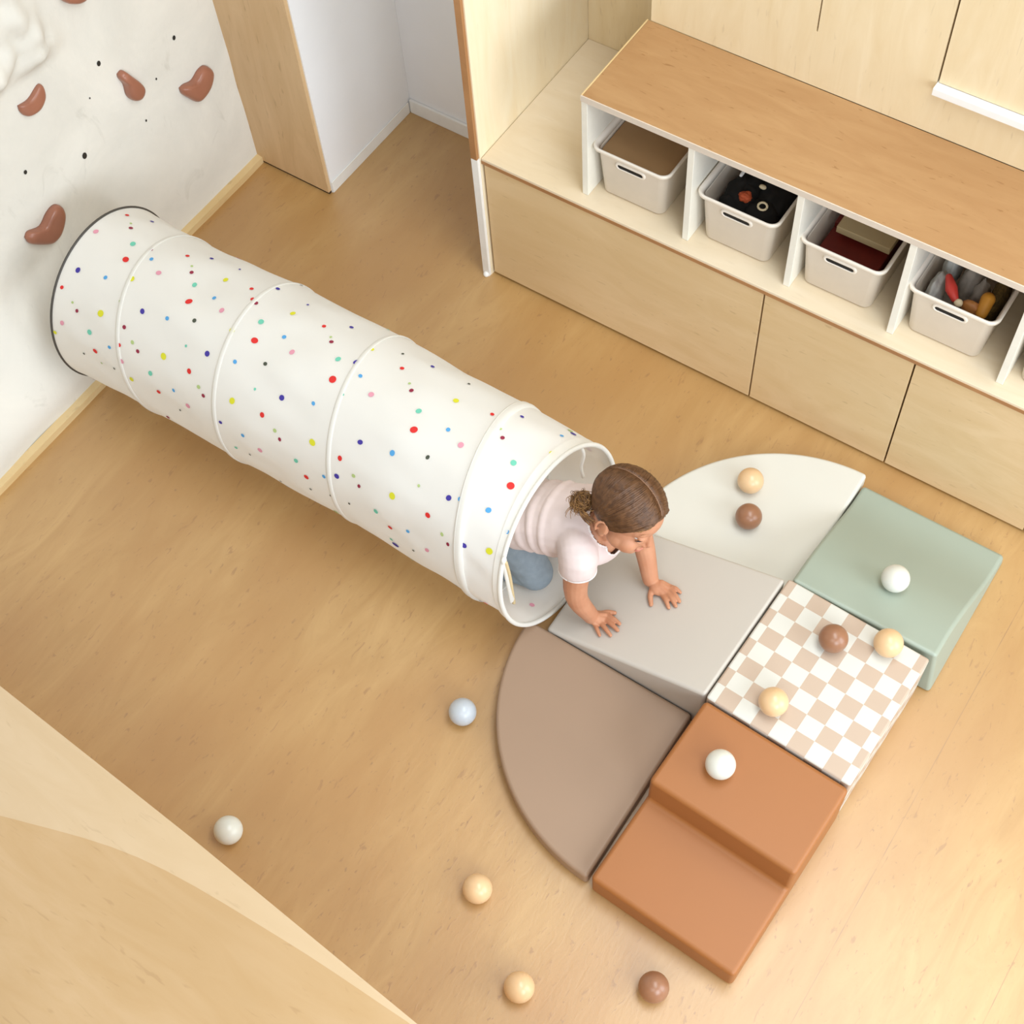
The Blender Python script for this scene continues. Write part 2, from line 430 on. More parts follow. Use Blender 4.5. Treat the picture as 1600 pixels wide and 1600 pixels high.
def make_bin(x, y, z, name='storage_bin'):
    root = thing(name, (x, y, z), '', 'bin', 'white plastic bins in the cubbies')
    bm = bmesh.new()
    prof = [(0.072, 0.099, 0.016, 0.0), (0.083, 0.110, 0.018, 0.0015), (0.0865, 0.1135, 0.02, 0.006), (0.0955, 0.1235, 0.02, 0.138),
            (0.0965, 0.1245, 0.021, 0.1415)]
    inn = [(0.0945, 0.1225, 0.02, 0.1415), (0.0935, 0.1215, 0.02, 0.137), (0.084, 0.111, 0.018, 0.006), (0.07, 0.097, 0.016, 0.004)]
    add_loft(bm, [rrect(x, y, a, b, r, z + h) for a, b, r, h in prof + inn])
    obj('body', bm, BIN, root, True)
    bm = bmesh.new()
    rim = [(0.0955, 0.1235, 0.021, 0.1418), (0.0985, 0.1265, 0.022, 0.1425), (0.1065, 0.1345, 0.024, 0.150), (0.1075, 0.1355, 0.024, 0.157), (0.1065, 0.1345, 0.024, 0.160),
           (0.1035, 0.1315, 0.024, 0.1605), (0.0985, 0.1265, 0.022, 0.153), (0.0945, 0.1225, 0.021, 0.1418)]
    R = [rrect(x, y, a, b, r, z + h) for a, b, r, h in rim]
    add_loft(bm, R + [R[0]], False, False)
    bmesh.ops.remove_doubles(bm, verts=bm.verts[:], dist=1e-6)
    bmesh.ops.recalc_face_normals(bm, faces=bm.faces[:])
    obj('rim', bm, BIN_RIM, root, True)
    def capsule(hl, hh, yy, zz, n=8):
        return [(x + sx * (hl - hh) + hh * math.cos(a), yy - 0.0 + 0.07 * (hh * math.sin(a)) * -1, zz + hh * math.sin(a))
                for sx, a0 in ((1, -PI / 2), (-1, PI / 2)) for a in [a0 + PI * i / n for i in range(n + 1)]]
    yf = y - 0.1232; zf = z + 0.122
    bm = bmesh.new()
    add_loft(bm, [capsule(0.0425, 0.0115, yf + 0.002, zf), capsule(0.0415, 0.0105, yf - 0.0025, zf), capsule(0.0355, 0.0068, yf - 0.003, zf), capsule(0.0345, 0.006, yf + 0.002, zf)], False, False)
    obj('handle_rim', bm, BIN_RIM, root, True)
    bm = bmesh.new()
    add_loft(bm, [capsule(0.0352, 0.0066, yf + 0.0015, zf), capsule(0.0352, 0.0066, yf - 0.0012, zf)])
    obj('handle_slot', bm, BLACK, root, label='dark slot handle')
    return root

BX = [1.2405, 1.5285, 1.7945, 2.062, 2.3365]
BIN_LABELS = ['white plastic bin in the cubby nearest the tall partition, holding a flat tan board',
              'white plastic bin filled with black cloth, between the tan board and the red box bins',
              'white plastic bin with a pale box and dark red boxes inside',
              'white plastic bin holding grey cloth with red and mustard toys',
              'white plastic bin cut off by the right edge of the photo']
bins = []
b0 = make_bin(BX[0], 0.176, 0.4502)
for i, x in enumerate(BX):
    b = b0 if i == 0 else copy_tree(b0)
    b.location = (x, 0.176, 0.4502); b['label'] = BIN_LABELS[i]
    bins.append(b)

# what the bins hold
def lump(bm, c, r, seed, amp=0.25, freq=1.0, M=None):
    n0 = len(bm.verts)
    add_ell(bm, c, r, M, 28, 20)
    bm.verts.ensure_lookup_table()
    c = Vector(c)
    for v in bm.verts[n0:]:
        d = v.co - c; q = Vector((d.x / r[0], d.y / r[1], d.z / r[2]))
        v.co = c + d * (1 + amp * noise.noise(q * 2.2 * freq + Vector((seed, seed * 2, 0))) + amp * 0.6 * abs(noise.noise(q * 5 * freq + Vector((0, seed, seed)))))

def heap(name, parts, mat, label, cat):
    bm = bmesh.new()
    for k, (c, r, amp) in enumerate(parts): lump(bm, c, r, k * 3.7 + len(name), amp)
    return tag(obj(name, bm, mat, None, True), label, cat)

Z0 = 0.4502
BLACK_CLOTH = plain('black_cloth', (24, 22, 20), 0.9, 0.3, 60)
GREY_CLOTH = plain('grey_cloth', (150, 142, 132), 0.9, 0.12, 60)
SILVER_CLOTH = plain('silver_cloth', (186, 186, 180), 0.6, 0.1, 60)
RED_TOY = plain('red_toy', (205, 62, 52), 0.5, 0.05)
RUST = plain('rust_toy', (190, 84, 44), 0.7, 0.2, 90)
MUSTARD = plain('mustard_toy', (190, 128, 34), 0.6, 0.08)
OLIVE = plain('olive_cloth', (96, 76, 32), 0.85, 0.5, 120)
IVORY = plain('ivory_toy', (232, 214, 176), 0.5, 0.03)
TAN_BOARD = plain('tan_board', (172, 136, 94), 0.6, 0.05, 8)
BEIGE_BOX = plain('beige_box', (186, 164, 122), 0.6, 0.04, 8)
DARK_RED = plain('dark_red_box', (104, 26, 16), 0.55, 0.15, 30)

x = BX[0]
bm = bmesh.new(); add_prism(bm, [(p[0], p[1]) for p in rrect(x, 0.176, 0.0905, 0.118, 0.018, 0)], Z0 + 0.128, Z0 + 0.134)
tag(obj('lid_board', bm, TAN_BOARD), 'flat tan board lying inside the bin nearest the tall partition', 'board')
x = BX[1]
heap('black_cloth', [((x - 0.028, 0.15, Z0 + 0.078), (0.052, 0.062, 0.056), 0.2), ((x + 0.034, 0.185, Z0 + 0.078), (0.044, 0.080, 0.055), 0.2), ((x - 0.028, 0.22, Z0 + 0.074), (0.048, 0.050, 0.055), 0.2), ((x + 0.03, 0.118, Z0 + 0.072), (0.044, 0.044, 0.053), 0.15), ((x - 0.045, 0.11, Z0 + 0.066), (0.034, 0.038, 0.050), 0.15)],
     BLACK_CLOTH, 'black crumpled cloth filling the second bin from the partition', 'cloth')
heap('rust_ball', [((x - 0.012, 0.113, Z0 + 0.1330), (0.015, 0.013, 0.011), 0.35)], RUST, 'small rust orange toy on the black cloth', 'toy')
bm = bmesh.new(); add_tube(bm, [(x + 0.038 + 0.011 * math.cos(t), 0.105 + 0.009 * math.sin(t), Z0 + 0.1350 + 0.003 * math.sin(t)) for t in [2 * PI * k / 12 for k in range(13)]], 0.0028, 8, False)
tag(obj('toy_ring', bm, IVORY, None, True), 'small open cream ring on the black cloth', 'toy')
heap('cream_bead', [((x + 0.012, 0.152, Z0 + 0.1420), (0.009, 0.006, 0.005), 0.1)], IVORY, 'small cream bead on the black cloth behind the ring', 'toy')
bm = bmesh.new(); add_tube(bm, [(x - 0.050, 0.160, Z0 + 0.140), (x - 0.050, 0.235, Z0 + 0.143)], 0.0042, 10)
tag(obj('white_stick', bm, WHITE_TRIM, None, True), 'short white stick leaning at the back of the black cloth', 'stick')
x = BX[2]
o = box('red_box', (x - 0.072, 0.078, Z0 + 0.0065), (x + 0.074, 0.168, Z0 + 0.098), DARK_RED, bevel=0.002)
tag(o, 'dark red box at the front of the third bin', 'box')
o = box('brown_box', (x - 0.072, 0.170, Z0 + 0.0065), (x + 0.074, 0.270, Z0 + 0.112), DARK_RED, bevel=0.002)
tag(o, 'dark red box under the pale flat box in the third bin', 'box')
o = box('pale_box', (x - 0.056, 0.142, Z0 + 0.1125), (x + 0.078, 0.250, Z0 + 0.132), BEIGE_BOX, bevel=0.0015)
tag(o, 'pale beige flat box lying on dark red boxes in a bin', 'box')
x = BX[3]
heap('silver_cloth', [((x - 0.060, 0.125, Z0 + 0.076), (0.020, 0.050, 0.054), 0.2), ((x - 0.058, 0.215, Z0 + 0.078), (0.020, 0.045, 0.056), 0.2)], SILVER_CLOTH, 'silvery grey cloth along the left wall of the fourth bin', 'cloth')
heap('grey_cloth', [((x - 0.002, 0.195, Z0 + 0.078), (0.028, 0.048, 0.058), 0.2), ((x + 0.028, 0.165, Z0 + 0.072), (0.020, 0.03, 0.056), 0.2)], GREY_CLOTH, 'grey folded cloth in the middle of the fourth bin', 'cloth')
bm = bmesh.new(); add_tube(bm, [(x - 0.042, 0.128, Z0 + 0.142), (x - 0.024, 0.104, Z0 + 0.138), (x - 0.008, 0.090, Z0 + 0.13)], [0.008, 0.014, 0.009], 12)
tag(obj('red_toy', bm, RED_TOY, None, True), 'bright red curved toy in front of the grey cloth', 'toy')
heap('ivory_ball', [((x + 0.004, 0.0845, Z0 + 0.128), (0.010, 0.009, 0.009), 0.05)], IVORY, 'small ivory ball beside the red toy in a bin', 'ball')
heap('wooden_toy', [((x + 0.030, 0.097, Z0 + 0.116), (0.022, 0.013, 0.018), 0.1)], plain('toy_wood', (176, 116, 60), 0.5), 'brown wooden toy at the front of the fourth bin', 'toy')
bm = bmesh.new(); add_tube(bm, [(x + 0.058, 0.090, Z0 + 0.120), (x + 0.056, 0.118, Z0 + 0.138)], [0.013, 0.016], 14)
tag(obj('mustard_toy', bm, MUSTARD, None, True), 'mustard yellow rounded toy beside the olive cloth', 'toy')
heap('olive_cloth', [((x + 0.066, 0.190, Z0 + 0.076), (0.019, 0.07, 0.055), 0.2)], OLIVE, 'olive and black patterned cloth at the right of the fourth bin', 'cloth')
for k, x in enumerate((2.3365,)):
    heap('dark_cloth', [((x - 0.03, 0.16, Z0 + 0.066), (0.042, 0.07, 0.05), 0.2), ((x + 0.036, 0.18, Z0 + 0.066), (0.036, 0.07, 0.05), 0.2)], BLACK_CLOTH, 'dark cloth in the bin cut off by the right edge', 'cloth')

# ------------------------------------------------------------------ climbing holds
HOLD = plain('brown_resin', (158, 104, 82), 0.32, 0.08, 14)
HOLDS = [
 ('slim kidney-shaped brown climbing hold below the plaster rock shape', 0.014, [(-0.663, 0.754), (-0.631, 0.749), (-0.594, 0.761), (-0.583, 0.755), (-0.583, 0.735), (-0.592, 0.718), (-0.615, 0.705), (-0.644, 0.709), (-0.659, 0.722), (-0.665, 0.739)]),
 ('pear-shaped brown climbing hold between two bolt holes', 0.026, [(-0.371, 0.621), (-0.355, 0.622), (-0.34, 0.597), (-0.319, 0.554), (-0.316, 0.528), (-0.333, 0.514), (-0.356, 0.524), (-0.368, 0.549), (-0.365, 0.583), (-0.372, 0.609)]),
 ('bean-shaped brown climbing hold nearest the plywood pillar', 0.026, [(-0.202, 0.44), (-0.185, 0.44), (-0.156, 0.431), (-0.126, 0.442), (-0.102, 0.44), (-0.085, 0.417), (-0.086, 0.397), (-0.106, 0.373), (-0.136, 0.361), (-0.164, 0.364), (-0.186, 0.395), (-0.201, 0.421)]),
 ('large bean-shaped brown climbing hold just above the tunnel end', 0.026, [(-0.805, 0.432), (-0.79, 0.44), (-0.754, 0.424), (-0.72, 0.44), (-0.693, 0.443), (-0.678, 0.428), (-0.678, 0.404), (-0.695, 0.378), (-0.719, 0.36), (-0.749, 0.359), (-0.776, 0.38), (-0.802, 0.41)]),
 ('brown climbing hold cut off by the top edge of the photo', 0.024, [(-0.448, 0.914), (-0.44, 0.95), (-0.417, 0.97), (-0.39, 0.94), (-0.376, 0.87), (-0.401, 0.866), (-0.428, 0.883), (-0.441, 0.899)])]
for label, h, P in HOLDS:
    cy = sum(p[0] for p in P) / len(P); cz = sum(p[1] for p in P) / len(P)
    cl = smooth_path([(0, *p) for p in P + P[:1]], 4)[:-1]
    # spine-wise inset keeps the bean outline: each ring shrinks towards the centre while it rises
    base = max(wall_x(c.y, c.z) for c in cl) 
    L = Vector((wall_x(cy, cz), cy, cz))
    bm = bmesh.new(); rings = []
    for s, up in ((1.0, -0.002), (1.02, 0.2), (1.0, 0.45), (0.93, 0.7), (0.8, 0.87), (0.6, 0.965), (0.32, 1.0)):
        rings.append([(up * h, (c.y - cy) * s, (c.z - cz) * s) if up > 0 else (wall_x(c.y, c.z) - L.x - 0.001, (c.y - cy) * s, (c.z - cz) * s) for c in cl])
    add_loft(bm, rings)
    bmesh.ops.recalc_face_normals(bm, faces=bm.faces[:])
    o = obj('climbing_hold', bm, HOLD, None, True); o.location = L
    tag(o, label, 'climbing hold', 'brown climbing holds on the plaster wall')

# ------------------------------------------------------------------ soft play foam
def foam_mat(name, rgb, **kw): return plain(name, rgb, 0.5, 0.015, 5, 0.03, **kw)
GREY_F = foam_mat('greige_leatherette', (200, 193, 183))
TAUPE_F = foam_mat('taupe_leatherette', (154, 127, 104))
ORANGE_F = foam_mat('terracotta_leatherette', (158, 100, 52))
GREEN_F = foam_mat('sage_leatherette', (157, 167, 152))
CREAM_F = foam_mat('cream_leatherette', (214, 211, 200))

def checker_material(w):
    m = N('checker_leatherette')
    tc = m.t.nodes.new('ShaderNodeTexCoord'); sep = m.t.nodes.new('ShaderNodeSeparateXYZ')
    m.l(tc.outputs['Object'], sep.inputs[0])
    c = w / 8
    def cell(s, off): return m.math('FLOOR', m.math('ADD', m.math('DIVIDE', s, c), off))
    i = m.math('ADD', m.math('ADD', cell(sep.outputs[0], 40.5), cell(sep.outputs[1], 40.0)), cell(sep.outputs[2], 40.0))
    par = m.math('MODULO', i, 2.0)
    m.color(m.mix(par, lin((206, 203, 193)), lin((186, 164, 144))))
    m.set(Roughness=0.5)
    return m.m

def ramp_z(x): return 0.036 + (x - 1.572) * 0.3412
bm = bmesh.new(); add_profile(bm, [(1.578, 0), (1.996, 0), (1.996, ramp_z(1.996)), (1.578, ramp_z(1.578))], 'y', -0.8625, -0.5135)
for v in bm.verts:
    if v.co.x > 1.9: v.co.x = 2.003 + (0.011 if v.co.y > -0.6 else 0)
o = mod_bevel(obj('foam_ramp', bm, GREY_F), 0.010, 4)
tag(o, 'greige foam ramp the child leans on, rising from the tunnel mouth', 'foam block', 'soft play foam pieces')

W = 0.356
bm = bmesh.new(); add_box(bm, (-W / 2, -W / 2, 0), (W / 2, W / 2, 0.182))
o = mod_bevel(obj('foam_cube', bm, checker_material(W)), 0.006, 3)
o.location = (2.1905, -0.6935, 0); o.rotation_euler = (0, 0, math.radians(-2.0))
tag(o, 'cream and beige checkered foam block in the middle of the play set', 'foam block', 'soft play foam pieces')

bm = bmesh.new(); add_profile(bm, [(-0.449, 0), (0, 0), (0, 0.182), (-0.226, 0.182), (-0.232, 0.092), (-0.449, 0.088)], 'x', -0.178, 0.178)
o = mod_bevel(obj('foam_steps', bm, ORANGE_F), 0.011, 4)
o.location = (2.186, -0.8765, 0); o.rotation_euler = (0, 0, math.radians(-2.0))
tag(o, 'terracotta orange two-step foam block', 'foam block', 'soft play foam pieces')

prof = [(-0.5085, 0.0), (-0.100, 0.0), (-0.100, 0.032)]
wave = smooth_path([(-0.100, 0.032, 0), (-0.16, 0.042, 0), (-0.215, 0.062, 0), (-0.28, 0.096, 0), (-0.345, 0.130, 0), (-0.42, 0.158, 0), (-0.5085, 0.180, 0)], 6)[1:]
prof += [(p.x, p.y) for p in wave]
bm = bmesh.new(); add_profile(bm, prof, 'x', 2.026, 2.388)
for v in bm.verts:
    if v.co.x > 2.2: v.co.x = 2.404 if v.co.z < 0.001 else 2.404 - 0.020 * min(1, v.co.z / 0.16)
o = mod_bevel(obj('foam_wave', bm, GREEN_F), 0.010, 4, 40)
tag(o, 'sage green curved foam slide beside the drawer bench', 'foam block', 'soft play foam pieces')

def quarter(name, cx, cy, r, a0, mat, label):
    n = 48
    pts = [(cx, cy)] + [(cx + r * math.cos(math.radians(a0 + 90 * k / n)), cy + r * math.sin(math.radians(a0 + 90 * k / n))) for k in range(n + 1)]
    bm = bmesh.new(); add_prism(bm, pts, 0, 0.05)
    o = mod_bevel(obj(name, bm, mat), 0.009, 4, 50)
    tag(o, label, 'foam block', 'soft play foam pieces')
quarter('foam_quarter_disc', 1.980, -0.8655, 0.449, 180, TAUPE_F, 'taupe flat quarter-circle foam mat beside the orange steps')
quarter('foam_quarter_disc', 2.0225, -0.5105, 0.432, 90, CREAM_F, 'cream flat quarter-circle foam mat beside the green slide')

# ------------------------------------------------------------------ play balls
R_BALL = 0.0325
def ball_mat(name, rgb): return plain(name, rgb, 0.30, 0.03, 20, **{'Subsurface Weight': 0.12, 'Subsurface Radius': (0.02, 0.014, 0.008), 'Subsurface Scale': 0.5})
BM_ = {'white': ball_mat('ball_white', (214, 213, 202)), 'peach': ball_mat('ball_peach', (222, 186, 142)), 'brown': ball_mat('ball_brown', (150, 106, 78)), 'blue': ball_mat('ball_blue_grey', (186, 192, 198))}
bm = bmesh.new(); add_ell(bm, (0, 0, 0), (R_BALL,) * 3, None, 40, 26)
for f in bm.faces: f.smooth = True
ball0 = obj('play_ball', bm, BM_['white'], None, True)
BALLS = [('blue', 1.529, -1.140, 0, 'blue-grey ball alone on the floor left of the taupe mat'),
         ('white', 1.249, -1.6565, 0, 'white ball on the floor beside the plywood counter'),
         ('peach', 1.792, -1.459, 0, 'peach ball on the floor, nearer to the taupe mat than the other peach floor ball'),
         ('peach', 1.983, -1.581, 0, 'peach ball on the floor at the bottom edge, left of the brown floor ball'),
         ('brown', 2.217, -1.427, 0, 'brown ball on the floor in front of the orange steps'),
         ('peach', 1.7945, -0.268, 0.05, 'peach ball on the cream quarter-circle mat'),
         ('brown', 1.8405, -0.360, 0.05, 'brown ball on the cream quarter-circle mat'),
         ('white', 2.222, -0.381, 0.1485, 'white ball on the sage green foam slide'),
         ('brown', 2.177, -0.607, 0.182, 'brown ball on the checkered foam block'),
         ('peach', 2.283, -0.5525, 0.182, 'peach ball on the checkered block touching the green slide'),
         ('peach', 2.139, -0.810, 0.182, 'peach ball on the checkered block close to the orange steps'),
         ('white', 2.114, -0.995, 0.182, 'white ball on the upper orange foam step')]
for i, (c, x, y, z, label) in enumerate(BALLS):
    o = ball0 if i == 0 else ball0.copy()
    if i: COL.objects.link(o)
    o.location = (x, y, z + R_BALL)
    o.material_slots[0].link = 'OBJECT'; o.material_slots[0].material = BM_[c]
    tag(o, label, 'ball', 'plastic play balls')

# ------------------------------------------------------------------ fabric crawl tunnel
def fabric_material(name, rgb, rough=0.75):
    m = N(name); c = lin(rgb)
    m.color(c); m.set(Roughness=rough, **{'Specular IOR Level': 0.25})
    tr = m.t.nodes.new('ShaderNodeBsdfTranslucent'); tr.inputs[0].default_value = (*c, 1)
    mx = m.t.nodes.new('ShaderNodeMixShader'); mx.inputs[0].default_value = 0.35
    m.l(m.b.outputs[0], mx.inputs[1]); m.l(tr.outputs[0], mx.inputs[2])
    m.l(mx.outputs[0], m.t.nodes['Material Output'].inputs[0])
    m.bump(m.noise(m.pos((1, 1, 1)), 900, 2), 0.05, 0.001)
    return m.m
FABRIC = fabric_material('cream_polyester', (250, 249, 244))
DOTS = {'r': (214, 40, 36), 'n': (62, 50, 150), 'p': (220, 150, 168), 'g': (176, 196, 128), 'm': (142, 34, 62), 't': (110, 196, 170), 'y': (214, 212, 44), 'b': (80, 158, 214), 'd': (70, 76, 62)}
DOT_M = {k: plain('dot_' + n, DOTS[k], 0.7, 0.03) for k, n in zip('rnpgmtybd', ('red', 'navy', 'pink', 'lime', 'maroon', 'teal', 'yellow', 'blue', 'dark'))}
HOOPS = [(0.158, -0.734, 0.05, -0.01, 0.225, 0.240), (0.373, -0.7275, 0.1786, -0.1912, 0.226, 0.2387), (0.680, -0.718, 0.0957, -0.1145, 0.2303, 0.2389),
         (1.010, -0.7103, 0.1638, -0.1506, 0.2294, 0.2397), (1.375, -0.7189, 0.176, -0.127, 0.2318, 0.2393), (1.532, -0.722, -0.029, -0.154, 0.224, 0.232)]
def hoop(p, n, dr=0.0):
    x, y, yaw, pit, rh, rv = p
    h = Vector((-math.sin(yaw), math.cos(yaw), 0)); fw = Vector((math.cos(yaw), math.sin(yaw), 0))
    v = Vector((0, 0, 1)) * math.cos(pit) + fw * math.sin(pit)
    c = Vector((x, y, rv * math.cos(pit) + 0.008))
    return [c + h * (rh + dr) * math.cos(2 * PI * k / n) + v * (rv + dr) * math.sin(2 * PI * k / n) for k in range(n)]
tun = thing('crawl_tunnel', (0.85, -0.72, 0), 'long cream pop-up crawl tunnel printed with small coloured dots', 'play tunnel')
NS = 120
rings = []
for i in range(5):
    a, b = HOOPS[i], HOOPS[i + 1]
    m = 18 if i < 4 else 10
    for k in range(m + (i == 4)):
        t = k / m
        p = [u + (w - u) * t for u, w in zip(a, b)]
        sag = 0.0042 * math.sin(PI * t) ** 0.7
        R = hoop(p, NS, -sag)
        c = sum(R, Vector()) / NS
        for j, q in enumerate(R):
            d = (q - c).normalized(); th = 2 * PI * j / NS
            w = noise.noise(Vector((th * 2.6 + q.x * 3.0, q.x * 5.5 - th * 0.9, 1.7)))
            w2 = noise.noise(Vector((th * 5.0 - q.x * 4, q.x * 9, 7.0)))
            R[j] = q + d * (0.0078 * w + 0.003 * w2) * math.sin(PI * t)
            if R[j].z < 0.004: R[j].z = 0.004
        rings.append(R)
bm = bmesh.new()
add_loft(bm, rings, False, False)
bmesh.ops.recalc_face_normals(bm, faces=bm.faces[:])
bvh = BVHTree.FromBMesh(bm)
DOT_KEYS = 'rnpgmtybd'
def add_dot(x, deg, key, rad, seed, side=1):
    th = math.radians(deg); A = Vector((x, -0.73, 0.24)); d = Vector((0, math.cos(th), math.sin(th)))
    t = Vector((0, -d.z, d.y)); ax = Vector((1, 0, 0)); rr = random.Random(seed)
    el = rr.uniform(0.8, 1.0); ph = rr.uniform(0, PI); vs = []
    for k in range(14):
        a = 2 * PI * k / 14
        q = ax * math.cos(a) * rad + t * math.sin(a) * rad * el
        q = ax * (q.dot(ax) * math.cos(ph) - q.dot(t) * math.sin(ph)) + t * (q.dot(ax) * math.sin(ph) + q.dot(t) * math.cos(ph))
        p0 = A + d * 0.235 + q
        o_ = Vector((p0.x, -0.73, 0.24)); dd = (p0 - o_).normalized()
        hit = bvh.ray_cast(o_, dd)
        if hit[0] is None: return
        vs.append((hit[0] + dd * 0.0019 * side))
    bm.faces.new([bm.verts.new(p) for p in vs]).material_index = 1 + DOT_KEYS.index(key)
RAD = {'L': 0.0090, 'm': 0.0070, 's': 0.0053, 't': 0.0036}
DOT_TABLE = """0.185,64.9,rs 0.152,64.5,dt 0.231,55.1,ns 0.177,88.3,pm 0.22,70.3,gt 0.234,73.7,ms 0.277,82.9,tm 0.295,94.1,rL 0.324,79.9,ms 0.137,98.8,ym 0.348,85.7,bs 0.204,113.6,nm 0.281,109.6,bs 0.159,127.7,gt 0.181,127,rs 0.345,102.7,ym 0.153,139,rs 0.221,132.3,gt 0.239,135.8,ms 0.311,129.6,yL 0.349,117.5,gt 0.201,148.1,pm 0.288,144.6,tm 0.387,130,ms 0.177,157.8,ys 0.354,147.3,bs 0.307,156.1,rm 0.385,142,rs 0.396,152.1,pm 0.42,136.2,gs 0.44,139.9,ms 0.319,165,gt 0.367,162,dt 0.424,162.8,ym 0.263,164.4,dt 0.407,70.4,rs 0.453,61.8,ns 0.443,76.2,gt 0.457,80.2,ms 0.488,86.4,tm 0.392,91.4,pm 0.417,116.4,nm 0.49,113,bs 0.512,98.1,rL 0.559,88.6,bs 0.538,72.8,ym 0.558,106.6,ds 0.601,93.6,pm 0.613,71,rs 0.533,59.2,nt 0.642,78.2,rs 0.659,79.6,ms 0.705,88.5,tm 0.659,101.3,ym 0.657,60.6,ns 0.722,99.9,rL 0.778,89.6,bs 0.75,73.8,ym 0.706,115.9,bs 0.779,108.6,ds 0.821,95.5,pm 0.566,121.8,tt 0.63,119.6,nm 0.515,134.5,yL 0.487,149.5,tm 0.598,134.5,rm 0.561,152.6,bs 0.511,161,rm 0.635,140.5,gs 0.653,144.3,ms 0.605,158.8,pm 0.57,169.3,dt 0.735,137.6,yL 0.782,124.3,tt 0.854,121.1,nm 0.822,136.3,rm 0.71,156.4,ns 0.778,157,bs 0.865,141.5,gs 0.883,145.3,ms 0.748,60.1,nt 0.834,71,rs 0.87,75.6,gt 0.881,78.3,ms 0.878,59.5,ns 0.927,86.2,tm 0.949,98.2,rL 0.936,115,bs 0.971,69.6,ys 0.968,82.8,nm 1,88.8,bs 0.992,102.8,tt 1.028,59.3,dt 1.061,70.6,rs 1.106,78.2,gt 1.123,81.9,ms 1.051,95.3,pm 1.171,90.8,tm 1.189,101.3,rL 0.97,135.9,yL 1.05,136.1,rm 0.828,162.1,pm 0.934,154.5,tm 0.963,164.4,rm 1.016,154.6,bs 1.051,148.9,nm 1.095,142.2,gs 1.115,146.7,ms 0.747,174.2,ts 0.789,174,dt 0.97,176,dt 1.035,168.9,dt 1.09,166.1,dt 1.085,121.3,nm 1.107,57.2,ns 1.221,73.4,ym 1.203,54.4,dt 1.31,69.9,rs 1.255,91.9,bs 1.302,96.2,pm 1.345,77.5,ns 1.351,76.2,gt 1.368,80.3,ms 1.361,58.6,ns 1.423,89.6,tm 1.447,101.8,rL 1.169,117.8,bm 1.25,110.5,ds 1.259,126.7,gt 1.338,124.2,nm 1.364,121.7,bs 1.432,119.6,bm 1.207,140.1,yL 1.171,157.3,tm 1.305,139.5,rm 1.208,166.6,rm 1.259,160.1,bs 1.351,146.1,gs 1.371,150.2,ms 1.315,166.4,pm 1.274,176.4,dt 1.41,145.1,nm 1.469,141,yL 1.49,125.3,bs 1.205,-178.5,ts 1.476,71.1,ym 1.457,52.7,bs"""
for i, w in enumerate(DOT_TABLE.split()):
    x, a, c = w.split(',')
    add_dot(float(x), float(a), c[0], RAD[c[1]], i)
rr = random.Random(5)
for i in range(70):                                # the far and lower sides carry the same print
    add_dot(rr.uniform(0.2, 1.48), rr.choice((rr.uniform(-75, 42), rr.uniform(185, 255))), rr.choice(DOT_KEYS), rr.choice((0.004, 0.0058, 0.0078, 0.0098)), 200 + i)
for i, (x, a, k_, r_) in enumerate(((1.50, -98, 'd', 0.005), (1.515, -116, 'p', 0.007), (1.46, -80, 'd', 0.004), (1.42, -108, 'b', 0.005), (1.49, 40, 'd', 0.005), (1.44, 20, 'p', 0.006))):
    add_dot(x, a, k_, r_, 400 + i, -1)
obj('fabric', bm, [FABRIC] + [DOT_M[k] for k in DOT_KEYS], tun, True)
PIPING = fabric_material('white_piping', (246, 244, 238), 0.6)
DARK_WIRE = plain('dark_wire', (70, 66, 60), 0.5)
def hoop_part(name, p, r, mat, dr=0.001, label=None, fl=(1, 1)):
    P = hoop(p, 96, dr); c = sum(P, Vector()) / 96
    for q in P: q.z = max(q.z, r + 0.0008)
    bm = bmesh.new()
    T = []
    for i, q in enumerate(P):
        t = (P[(i + 1) % 96] - P[i - 1]).normalized(); s = (q - c).normalized(); u = t.cross(s).normalized()
        T.append([q + (s * math.cos(2 * PI * k / 8) * fl[0] + u * math.sin(2 * PI * k / 8) * fl[1]) * r for k in range(8)])
    add_loft(bm, T + [T[0]], False, False)
    bmesh.ops.remove_doubles(bm, verts=bm.verts[:], dist=1e-6)
    bmesh.ops.recalc_face_normals(bm, faces=bm.faces[:])
    obj(name, bm, mat, tun, True, label=label)
hoop_part('hoop', HOOPS[0], 0.0032, DARK_WIRE, 0.001, 'dark wire rim at the wall end')
for p in HOOPS[1:4]: hoop_part('hoop', p, 0.0034, PIPING, 0.0006, None, (0.65, 1.9))
p = list(HOOPS[4]); p[0] -= 0.007
hoop_part('hoop', p, 0.0032, PIPING)
q = list(p); q[0] += 0.020
bm = bmesh.new(); add_loft(bm, [hoop(p, 96, 0.0036), hoop([(a_ + b_) / 2 for a_, b_ in zip(p, q)], 96, 0.0048), hoop(q, 96, 0.0026), hoop(q, 96, -0.004)], False, False)
for v in bm.verts:
    v.co.z = max(v.co.z, 0.0022)
    v.co += Vector((0.0012, 0, 0.0006)) * noise.noise(v.co * 60)
obj('band', bm, PIPING, tun, True, label='gathered white band')
hoop_part('hoop', HOOPS[5], 0.0058, PIPING, 0.0, 'thick white rim at the open mouth')
